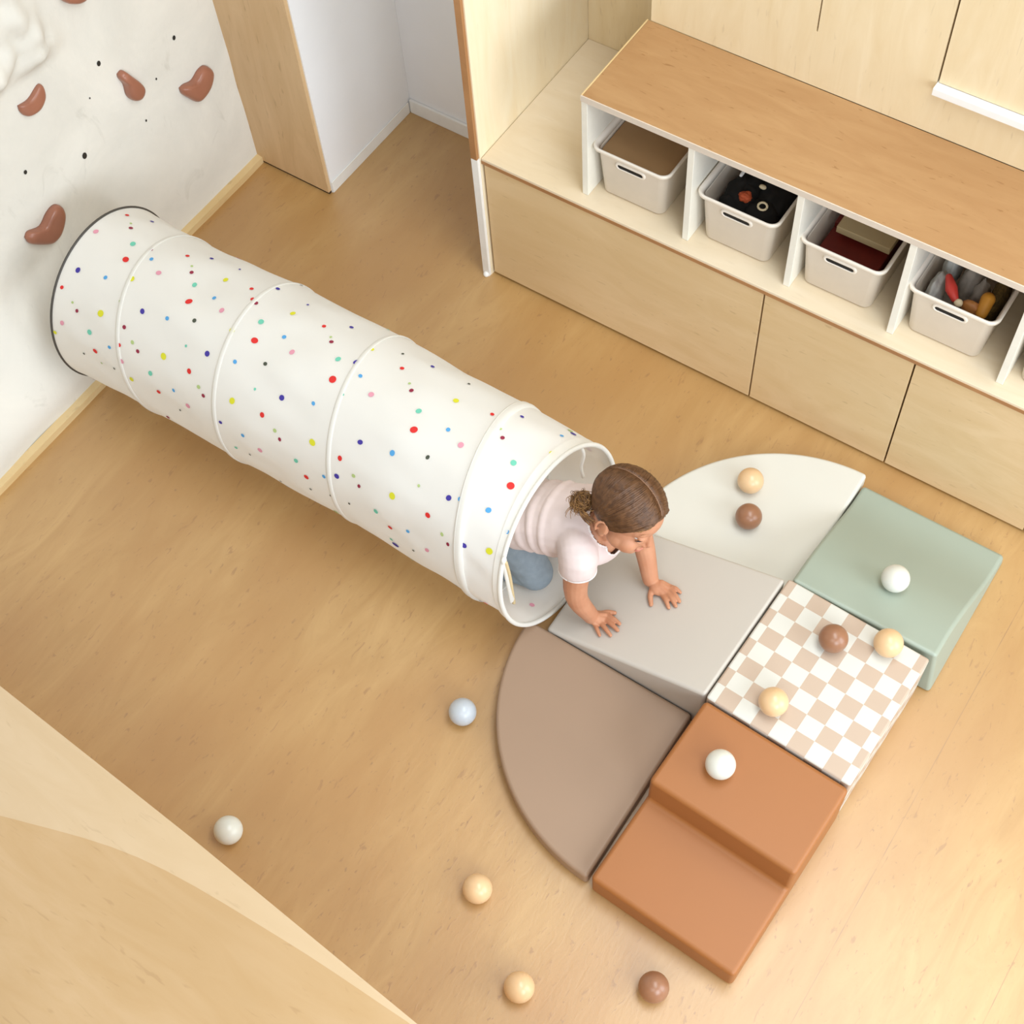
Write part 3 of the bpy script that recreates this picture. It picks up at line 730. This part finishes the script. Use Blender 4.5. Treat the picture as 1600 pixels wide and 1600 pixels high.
# hem band inside the mouth edge
p = list(HOOPS[5]); q = list(HOOPS[4])
hm = [p[i] + (q[i] - p[i]) * 0.16 for i in range(6)]
bm = bmesh.new(); add_loft(bm, [hoop(hm, 96, 0.0008), hoop(p, 96, 0.0012)], False, False)
for v in bm.verts: v.co.z = max(v.co.z, 0.0025)
obj('hem', bm, PIPING, tun, True)
CORD = plain('beige_cord', (206, 184, 140), 0.8)
M5 = hoop(HOOPS[5], 360)
a = M5[145]; b = M5[53]
bm = bmesh.new(); add_tube(bm, smooth_path([a + Vector((0.006, 0.004, 0)), a + Vector((0.010, 0.006, -0.06)), a + Vector((0.012, 0.006, -0.13)), a + Vector((0.010, 0.010, -0.20))], 5), 0.0042, 8)
obj('tie_cord', bm, CORD, tun, True, label='beige tie cord')
bm = bmesh.new(); add_tube(bm, [a + Vector((0.002, 0.003, 0.012)), a + Vector((0.012, 0.002, -0.17))], 0.0085, 8, flat=(1, 0.5))
obj('tie_tab', bm, PIPING, tun, True)
bm = bmesh.new(); add_tube(bm, smooth_path([b + Vector((-0.002, 0.0, 0)), b + Vector((0.006, 0.0, -0.03)), b + Vector((-0.002, 0.0, -0.09)), b + Vector((0.0, 0.004, -0.135))], 5), 0.0042, 8)
obj('tie_cord', bm, PIPING, tun, True)

# ------------------------------------------------------------------ the child
SKIN = N('skin')
sv = SKIN.noise(SKIN.pos((1, 1, 1)), 26, 3)
SKIN.color(SKIN.ramp(sv, [(0.3, lin((188, 130, 98))), (0.7, lin((198, 143, 111)))]))
SKIN.set(Roughness=0.5, **{'Subsurface Weight': 0.12, 'Subsurface Radius': (0.008, 0.004, 0.003), 'Subsurface Scale': 0.5, 'Specular IOR Level': 0.3})
SKIN = SKIN.m
LIP = plain('lips', (206, 126, 110), 0.45, 0.02)
BLUSH = plain('cheek_skin', (206, 148, 120), 0.5, 0.02, **{'Subsurface Weight': 0.18, 'Subsurface Radius': (0.012, 0.005, 0.003), 'Subsurface Scale': 0.6})
EYE_WHITE = plain('eye_white', (232, 228, 222), 0.25, 0.0)
IRIS = plain('iris', (62, 46, 36), 0.2, 0.0)
BROW = plain('brow_hair', (168, 120, 84), 0.8, 0.1)
LASH = plain('lash', (60, 38, 28), 0.7, 0.0)
SHIRT = plain('pale_pink_jersey', (218, 200, 195), 0.85, 0.03, 30, 0.05)
HEM_W = plain('white_shirt_trim', (232, 224, 220), 0.8, 0.02)
JEANS = plain('grey_blue_cotton', (132, 143, 151), 0.85, 0.08, 60, 0.06)
def hair_material(name, a, b):
    m = N(name)
    m.color(m.ramp(m.noise(m.pos((1, 1, 1)), 85, 3), [(0.35, lin(a)), (0.65, lin(b))]))
    m.set(Roughness=0.42, **{'Specular IOR Level': 0.4}); return m.m
HAIR = hair_material('brown_hair', (78, 50, 29), (106, 72, 45))
HAIR_TIP = hair_material('light_brown_hair', (122, 86, 48), (158, 116, 68))

child = thing('person', (1.52, -0.70, 0.012), 'small child in pale pink shirt and grey-blue trousers crawling out of the tunnel', 'person')
HC = Vector((1.689, -0.685, 0.440)); HS = 0.945
HF = Vector((0.952, -0.189, -0.239)).normalized(); HU = Vector((0.291, 0.330, 0.898)); HU = (HU - HF * HU.dot(HF)).normalized(); HL = HU.cross(HF).normalized()
HM = Matrix((HF, HL, HU)).transposed()
def hd(f, l, u): return HC + (HF * f + HL * l + HU * u) * HS
def hell(bm, c, r, tilt=None, seg=20, rings=14, mi=0):
    M = HM if tilt is None else HM @ tilt
    add_ell(bm, hd(*c), tuple(a * HS for a in r), M, seg, rings, mi)

def ring_loft(bm, secs, n=24):
    """torso-like loft: (x, y, z, half width, half height) along the spine"""
    R = []
    P = [Vector(s[:3]) for s in secs]
    for i, s in enumerate(secs):
        d = (P[min(i + 1, len(P) - 1)] - P[max(i - 1, 0)]).normalized()
        lat = Vector((0, 0, 1)).cross(d).normalized(); up = d.cross(lat)
        R.append([P[i] + lat * s[3] * math.cos(2 * PI * k / n) + up * s[4] * math.sin(2 * PI * k / n) for k in range(n)])
    add_loft(bm, R)

SH_R, EL_R, WR_R = (1.620, -0.778, 0.312), (1.634, -0.812, 0.195), (1.664, -0.7965, 0.092)
SH_L, EL_L, WR_L = (1.645, -0.606, 0.305), (1.692, -0.616, 0.205), (1.736, -0.649, 0.1145)
TORSO = [(1.325, -0.722, 0.200, 0.050, 0.045), (1.35, -0.722, 0.212, 0.074, 0.066), (1.41, -0.718, 0.232, 0.080, 0.070), (1.47, -0.710, 0.258, 0.076, 0.066),
         (1.53, -0.702, 0.284, 0.080, 0.067), (1.58, -0.694, 0.304, 0.083, 0.064), (1.615, -0.688, 0.318, 0.072, 0.052), (1.640, -0.684, 0.328, 0.048, 0.038)]
HIP_R, KN_R, AN_R = (1.400, -0.762, 0.205), (1.478, -0.757, 0.064), (1.315, -0.790, 0.048)
HIP_L, KN_L, AN_L = (1.400, -0.674, 0.205), (1.430, -0.662, 0.064), (1.280, -0.650, 0.048)

def limb(bm, pts, rad, n=16): add_tube(bm, smooth_path(pts, 5), [x for x in interp(rad, len(pts), 5)], n)
def interp(r, n, k):
    out = []
    for i in range(n - 1):
        for q in range(k):
            t = q / k; out.append(r[i] + (r[i + 1] - r[i]) * t)
    return out + [r[-1]]

DZ = -0.0035
HANDS = {'R': dict(wrist=WR_R, palm=(1.6812, -0.7891, 0.0868), t=[(1.676, -0.779, 0.088), (1.6895, -0.7655, 0.0895), (1.7050, -0.7585, 0.0915)],
                   i=[(1.695, -0.773, 0.0925), (1.714, -0.776, 0.0990), (1.7318, -0.780, 0.1000)], m=[(1.6975, -0.785, 0.0925), (1.718, -0.791, 0.1000), (1.7371, -0.7971, 0.1015)],
                   r=[(1.6935, -0.7985, 0.0915), (1.712, -0.808, 0.0985), (1.7297, -0.816, 0.0990)], p=[(1.6836, -0.8085, 0.0880), (1.6955, -0.8185, 0.0930), (1.7066, -0.8266, 0.0920)]),
         'L': dict(wrist=WR_L, palm=(1.7637, -0.6585, 0.1146), t=[(1.751, -0.664, 0.1110), (1.757, -0.684, 0.1130), (1.7705, -0.7032, 0.1125)],
                   i=[(1.785, -0.672, 0.1190), (1.799, -0.683, 0.1260), (1.8126, -0.6947, 0.1265)], m=[(1.792, -0.6625, 0.1215), (1.809, -0.673, 0.1290), (1.8246, -0.6835, 0.1300)],
                   r=[(1.7905, -0.6505, 0.1210), (1.809, -0.6595, 0.1290), (1.8263, -0.669, 0.1305)], p=[(1.786, -0.6415, 0.1185), (1.801, -0.6425, 0.1260), (1.8149, -0.6464, 0.1270)])}
bm = bmesh.new()
ring_loft(bm, TORSO)
add_ell(bm, (1.630, -0.692, 0.288), (0.042, 0.068, 0.042))
# neck and head
add_tube(bm, [(1.612, -0.690, 0.318), (1.640, -0.688, 0.345), hd(-0.02, 0, -0.045)], [0.044, 0.036, 0.036], 18)
hell(bm, (-0.010, 0, 0.024), (0.088, 0.073, 0.073), None, 36, 26)
hell(bm, (0.020, 0, -0.028), (0.059, 0.057, 0.055), None, 30, 20)
hell(bm, (0.040, 0, 0.020), (0.042, 0.055, 0.044), None, 26, 18)
for s in (1, -1):
    hell(bm, (0.046, s * 0.032, -0.040), (0.028, 0.026, 0.027))
    hell(bm, (0.026, s * 0.036, -0.044), (0.032, 0.025, 0.026))
    hell(bm, (0.0625, s * 0.028, 0.015), (0.0125, 0.018, 0.007))                     # brow ridge
    hell(bm, (0.0682, s * 0.028, 0.0030), (0.0110, 0.0160, 0.0070))                 # upper lid
    hell(bm, (0.0670, s * 0.028, -0.0095), (0.0105, 0.0150, 0.005))                  # lower lid
    hell(bm, (0.0795, s * 0.0068, -0.0365), (0.0065, 0.0052, 0.0050))
    E = Matrix.Rotation(s * 0.45, 3, 'Z') @ Matrix.Rotation(0.25, 3, 'Y')
    hell(bm, (-0.010, s * 0.0725, -0.022), (0.0150, 0.0045, 0.0205), E)
    # helix and lobe of the ear
    add_tube(bm, [hd(-0.010 + 0.0140 * math.cos(t) - 0.003 * math.sin(t), s * (0.0755 - 0.005 * math.cos(t)), -0.022 + 0.0195 * math.sin(t)) for t in [(-0.15 + 1.35 * k / 10) * PI for k in range(11)]], 0.0036 * HS, 8)
    hell(bm, (-0.004, s * 0.072, -0.040), (0.007, 0.0045, 0.007))
hell(bm, (0.052, 0, -0.074), (0.022, 0.024, 0.016))
add_tube(bm, [hd(0.071, 0, 0.004), hd(0.080, 0, -0.016), hd(0.0865, 0, -0.030), hd(0.0835, 0, -0.036)], [0.0055, 0.0058, 0.0076, 0.0066], 12)
hell(bm, (0.0735, 0, -0.0545), (0.0085, 0.0165, 0.0045))
hell(bm, (0.0720, 0, -0.0625), (0.0085, 0.0135, 0.0050))
# arms and hands
limb(bm, [(1.595, -0.745, 0.315), SH_R, EL_R, WR_R], [0.040, 0.035, 0.0265, 0.0195])
limb(bm, [(1.615, -0.640, 0.310), SH_L, EL_L, WR_L], [0.040, 0.034, 0.0260, 0.0195])
for k, H in HANDS.items():
    w = Vector(H['wrist']); c = Vector(H['palm']) + Vector((0, 0, DZ + 0.003))
    d = (c - w); d.z *= 0.6; d.normalize(); lat = Vector((0, 0, 1)).cross(d).normalized(); up = d.cross(lat)
    M = Matrix((d, lat, up)).transposed()
    add_ell(bm, c, (0.0225, 0.0200, 0.0105), M, 20, 12)
    for f, r in (('t', 0.0070), ('i', 0.0060), ('m', 0.0062), ('r', 0.0059), ('p', 0.0053)):
        P = [Vector(q) + Vector((0, 0, DZ)) for q in H[f]]
        add_tube(bm, [w * 0.45 + P[0] * 0.55 + Vector((0, 0, 0.001)), P[0]], [0.0085, r * 1.10], 10)
        add_tube(bm, smooth_path(P, 4), interp([r * 1.12, r, r * 0.80], 3, 4), 10)
# legs and feet
for hp, kn, an, s in ((HIP_R, KN_R, AN_R, -1), (HIP_L, KN_L, AN_L, 1)):
    limb(bm, [hp, kn], [0.050, 0.037]); add_ell(bm, kn, (0.038,) * 3)
    limb(bm, [kn, an], [0.036, 0.023])
    add_tube(bm, [an, (an[0] - 0.035, an[1], 0.034), (an[0] - 0.075, an[1], 0.026)], [0.023, 0.019, 0.013], 12)
bm = remeshed(bm, 0.0021, 3, 0.5)
for f in bm.faces:
    c = (f.calc_center_median() - HC); a = Vector((c.dot(HF), c.dot(HL), c.dot(HU))) / HS
    if a.x > 0.066 and abs(a.y) < 0.0150 - 4 * abs(a.z + 0.0585) ** 1.2 * 0 and -0.0665 < a.z < -0.0515 and (a.y / 0.0155) ** 2 + ((a.z + 0.0588) / 0.0078) ** 2 < 1: f.material_index = 1
body = obj('body', bm, [SKIN, LIP, BLUSH], child, True)
for s in (1, -1):
    bm = bmesh.new(); hell(bm, (0.0580, s * 0.028, -0.0035), (0.0112, 0.0120, 0.0090), None, 20, 14)
    e = obj('eye', bm, EYE_WHITE, child, True)
    bm = bmesh.new(); hell(bm, (0.0640, s * 0.0285, -0.0045), (0.0062, 0.0060, 0.0062), None, 16, 10)
    obj('iris', bm, IRIS, e, True)
    bm = bmesh.new()
    add_tube(bm, [hd(0.0738 - 0.9 * (t * t) * 0.012, s * (0.028 + 0.0170 * t), -0.0036 - 0.0030 * abs(t) ** 1.5) for t in [-1 + 0.2 * k for k in range(11)]], [0.0007 + 0.0016 * (1 - abs(-1 + 0.2 * k)) ** 0.5 for k in range(11)], 6)
    obj('eyelash', bm, LASH, child, True)
    bm = bmesh.new()
    add_tube(bm, [hd(0.0765 - 0.011 * (0.5 + 0.5 * t) ** 2, s * (0.028 + 0.019 * t), 0.0205 + 0.0025 * (1 - t * t)) for t in [-1 + 0.2 * k for k in range(11)]], [0.0008 + 0.0012 * (1 - abs(-1 + 0.2 * k)) ** 0.6 for k in range(11)], 6, flat=(1, 0.6))
    obj('eyebrow', bm, BROW, child, True)

# clothes: grown a few millimetres outside the body, cut open at neck, cuffs and hems
def lift(secs, d): return [(x, y, z, a + d, b + d) for x, y, z, a, b in secs]
bm = bmesh.new()
ring_loft(bm, [(1.395, -0.718, 0.226, 0.094, 0.083)] + lift(TORSO[2:], 0.0105))
add_ell(bm, (1.632, -0.692, 0.286), (0.051, 0.078, 0.050))
for S, E_, C in ((SH_R, EL_R, (1.585, -0.735, 0.315)), (SH_L, EL_L, (1.605, -0.645, 0.310))):
    S = Vector(S); E_ = Vector(E_); q = S + (E_ - S) * 0.40
    add_tube(bm, smooth_path([C, S + Vector((0.0, 0.0, 0.004)), q], 5), interp([0.048, 0.044, 0.041], 3, 5), 20, False)
bm = remeshed(bm, 0.0034, 5, 0.5)
bm.verts.ensure_lookup_table()
hemP = Vector((1.425, -0.716, 0.238)); hemD = Vector((0.90, 0.10, 0.42)).normalized()
NECK = (((1.650, -0.685, 0.352), 0.050), ((1.684, -0.704, 0.318), 0.027))
cuts = [v for v in bm.verts if (v.co - hemP).dot(hemD) < 0]
for S, E_ in ((SH_R, EL_R), (SH_L, EL_L)):
    S = Vector(S); d = (Vector(E_) - S); L = d.length; d.normalize()
    cuts += [v for v in bm.verts if (v.co - S).dot(d) > 0.33 * L and ((v.co - S) - d * (v.co - S).dot(d)).length < 0.056]
for c, r in NECK:
    cuts += [v for v in bm.verts if (v.co - Vector(c)).length < r]
bmesh.ops.delete(bm, geom=list(set(cuts)), context='VERTS')
for _ in range(24):
    bmesh.ops.smooth_vert(bm, verts=[v for v in bm.verts if v.is_boundary], factor=0.5, use_axis_x=True, use_axis_y=True, use_axis_z=True)
# soft folds across the back
bm.normal_update()
for v in bm.verts:
    t = (v.co - hemP).dot(hemD)
    w = noise.noise(v.co * 9)
    a = math.sin(2 * PI * (t + 0.010 * w + 0.05 * abs(v.co.y + 0.70)) / 0.036)
    env = sstep(0.015, 0.05, t) * (1 - sstep(0.10, 0.15, t))
    v.co += v.normal * (0.0034 * max(-0.35, a) * env + 0.0022 * noise.noise(v.co * 32))
bm.normal_update()
for f in bm.faces:
    if any((f.calc_center_median() - Vector(c)).length < r + 0.0075 for c, r in NECK): f.material_index = 1
sh = obj('shirt', bm, [SHIRT, HEM_W], child, True)
sd = sh.modifiers.new('thick', 'SOLIDIFY'); sd.thickness = 0.0022; sd.offset = 0.0
# white cuffs
for S, E_, in ((SH_R, EL_R), (SH_L, EL_L)):
    S = Vector(S); d = (Vector(E_) - S); L = d.length; d.normalize(); s, u = frame(d); c = S + d * L * 0.325
    bm = bmesh.new()
    rr_ = [c + (s * math.cos(2 * PI * k / 40) + u * math.sin(2 * PI * k / 40)) * 0.0415 for k in range(41)]
    add_tube(bm, rr_, 0.0030, 8, False)
    obj('cuff', bm, HEM_W, sh, True, label='white sleeve cuff')
bm = bmesh.new()
ring_loft(bm, lift(TORSO[0:4], 0.0065))
for hp, kn, an in ((HIP_R, KN_R, AN_R), (HIP_L, KN_L, AN_L)):
    limb(bm, [hp, kn], [0.058, 0.045]); add_ell(bm, kn, (0.0455,) * 3)
    limb(bm, [kn, tuple(k_ + (a_ - k_) * 0.45 for k_, a_ in zip(kn, an))], [0.0435, 0.040])
bm = remeshed(bm, 0.0034, 4, 0.5)
bm.normal_update()
for v in bm.verts:
    v.co += v.normal * (0.0022 * noise.noise(Vector((v.co.x * 22, v.co.y * 12, v.co.z * 40))))
    v.co.z = max(v.co.z, 0.0130)
obj('trousers', bm, JEANS, child, True)

# hair: a close cap, strands combed from a middle parting, two small curly bunches behind the ears
SKC = (-0.010, 0, 0.024); SKR = (0.088, 0.073, 0.073)
def scalp(dirv, k):
    """point on the skull in head coordinates in direction dirv, k times the radius"""
    d = Vector(dirv).normalized()
    r = 1 / math.sqrt((d.x / SKR[0]) ** 2 + (d.y / SKR[1]) ** 2 + (d.z / SKR[2]) ** 2)
    # the brow bulges a little in front of the skull
    return Vector(SKC) + d * r * k
def hairline(x, y):
    for a, b in ((( 0.090, 0.062), (0.066, 0.056)), ((0.066, 0.056), (0.050, 0.034)), ((0.050, 0.034), (0.030, 0.010)), ((0.030, 0.010), (0.012, -0.008)), ((0.012, -0.008), (-0.018, -0.026)), ((-0.018, -0.026), (-0.045, -0.046)), ((-0.045, -0.046), (-0.12, -0.056))):
        if b[0] <= x <= a[0]: return b[1] + (a[1] - b[1]) * (x - b[0]) / (a[0] - b[0])
    return 0.06
bm = bmesh.new()
NSEG, NR = 64, 44
G = []
for j in range(NR + 1):
    th = PI * 0.80 * j / NR
    row = []
    for k in range(NSEG):
        ph = 2 * PI * k / NSEG
        d = (math.sin(th) * math.cos(ph), math.sin(th) * math.sin(ph), math.cos(th))
        p = scalp(d, 1.055 + 0.010 * noise.noise(Vector((d[0] * 9, d[1] * 3, d[2] * 9))))
        row.append((p, bm.verts.new(hd(*p))))
    G.append(row)
for j in range(NR):
    for k in range(NSEG):
        q = [G[j][k], G[j + 1][k], G[j + 1][(k + 1) % NSEG], G[j][(k + 1) % NSEG]]
        if all(p.z >= hairline(p.x, p.y) - 0.002 for p, _ in q) and len({v for _, v in q}) == 4: bm.faces.new([v for _, v in q])
bmesh.ops.delete(bm, geom=[v for v in bm.verts if not v.link_faces], context='VERTS')
hr = random.Random(11)
def strand(bm, pts, r, mi=0):
    m = len(pts) - 1
    add_tube(bm, pts, [r * (0.35 + 0.65 * math.sin(PI * (0.12 + 0.80 * i / m))) for i in range(m + 1)], 5, False, mi)
for s in (1, -1):
    G0 = Vector((-0.050, s * 0.066, -0.048))
    for n in range(330):
        t = hr.random(); a = math.radians(-38 + 163 * t)        # from the forehead back over the crown
        st = Vector((math.cos(a + 0.0), 0.0, math.sin(a + 0.0)))
        st = Vector((math.sin(math.radians(62 - 150 * t)), s * (0.005 + 0.06 * hr.random() ** 2), math.cos(math.radians(62 - 150 * t))))
        en = (G0 - Vector(SKC)).normalized()
        fr = max(0.0, st.x)
        mid = Vector((st.x * 0.55 + 0.30 * fr - 0.10, s * 1.0, 0.22 - 0.34 * fr + 0.25 * hr.uniform(-1, 1)))
        mid.normalize(); P = []; lift_ = 1.062 + 0.022 * hr.random(); ok = True
        for i in range(13):
            u = i / 12
            d = st * (1 - u) ** 2 + mid * 2 * u * (1 - u) + en * u * u
            p = scalp(d, 1.048 + (lift_ - 1.048) * min(1.0, u * 3.5) + 0.012 * math.sin(PI * u))
            lo = hairline(p.x, p.y)
            if p.z < lo - 0.004: p.z = lo - 0.004 + 0.002 * hr.random()
            P.append(hd(*p))
        strand(bm, P, 0.0017 + 0.0006 * hr.random(), 0)
    # loose wisps at the temples
    for n in range(26):
        u0 = hr.random()
        a0 = Vector((0.066 - 0.035 * u0, s * (0.020 + 0.045 * u0), 0.052 - 0.030 * u0))
        P = []
        for i in range(7):
            u = i / 6
            q = a0 + Vector((0.004 - 0.036 * u * (0.6 + u0), s * 0.022 * u * (1 - 0.3 * u), -0.020 * u - 0.006 * hr.random()))
            d = q - Vector(SKC); k = scalp(d, 1.035) - Vector(SKC)
            if d.length < k.length: q = Vector(SKC) + k
            P.append(hd(*q))
        strand(bm, P, 0.0010, 1 if n % 2 else 0)
add_tube(bm, [hd(*scalp((math.sin(a), 0, math.cos(a)), 1.052)) for a in [math.radians(62 - 118 * k / 16) for k in range(17)]], 0.0014, 6, True, 2)
PART = plain('parting', (134, 100, 76), 0.6, 0.05)
hair = obj('hair', bm, [HAIR, HAIR_TIP, PART], child, True)
BUN = {-1: Vector((-0.088, -0.052, -0.030)), 1: Vector((-0.074, 0.060, -0.034))}
for s, c in BUN.items():
    bm = bmesh.new()
    hell(bm, (c.x, c.y, c.z), (0.0185, 0.0165, 0.0185), None, 18, 12, 1)
    for n in range(380 if s < 0 else 160):
        ax = Vector((hr.gauss(0, 1), hr.gauss(0, 1), hr.gauss(0, 1))).normalized(); e1 = ax.orthogonal().normalized(); e2 = ax.cross(e1)
        r = hr.uniform(0.012, 0.024); off = Vector((hr.gauss(0, 0.006), hr.gauss(0, 0.006), hr.gauss(0, 0.007))); ph = hr.uniform(0, 6.28); tl = hr.uniform(2.0, 4.5)
        P = [hd(*(c + off + (e1 * math.cos(ph + tl * i / 10) + e2 * math.sin(ph + tl * i / 10) * 0.8) * r + ax * 0.010 * (i / 10 - 0.5))) for i in range(11)]
        strand(bm, P, 0.0007, 1 if hr.random() < 0.8 else 0)
    for n in range(3 if s < 0 else 2):                     # stray curls hanging from the bunch
        q0 = c + Vector((hr.gauss(0, 0.008), hr.gauss(0, 0.006), -0.012)); sw = hr.uniform(-0.02, 0.012)
        P = [hd(*(q0 + Vector((-0.010 * math.sin(3.0 * u) + sw * u, s * (0.004 + 0.022 * u * hr.uniform(0.7, 1.0)), -0.036 * u)))) for u in [i / 8 for i in range(9)]]
        strand(bm, P, 0.0009, 1)
    for n in range(40):                                    # hair pulled back into the bunch
        q0 = Vector((-0.030 - 0.03 * hr.random(), s * 0.074, -0.018 - 0.030 * hr.random()))
        P = [hd(*(q0 + (c - q0) * u + Vector((0, s * 0.010 * math.sin(PI * u), 0)))) for u in [i / 6 for i in range(7)]]
        strand(bm, P, 0.0013, 0 if n % 3 else 1)
    obj('hair_bunch', bm, [HAIR, HAIR_TIP], child, True, label='curly lighter brown bunch of hair')
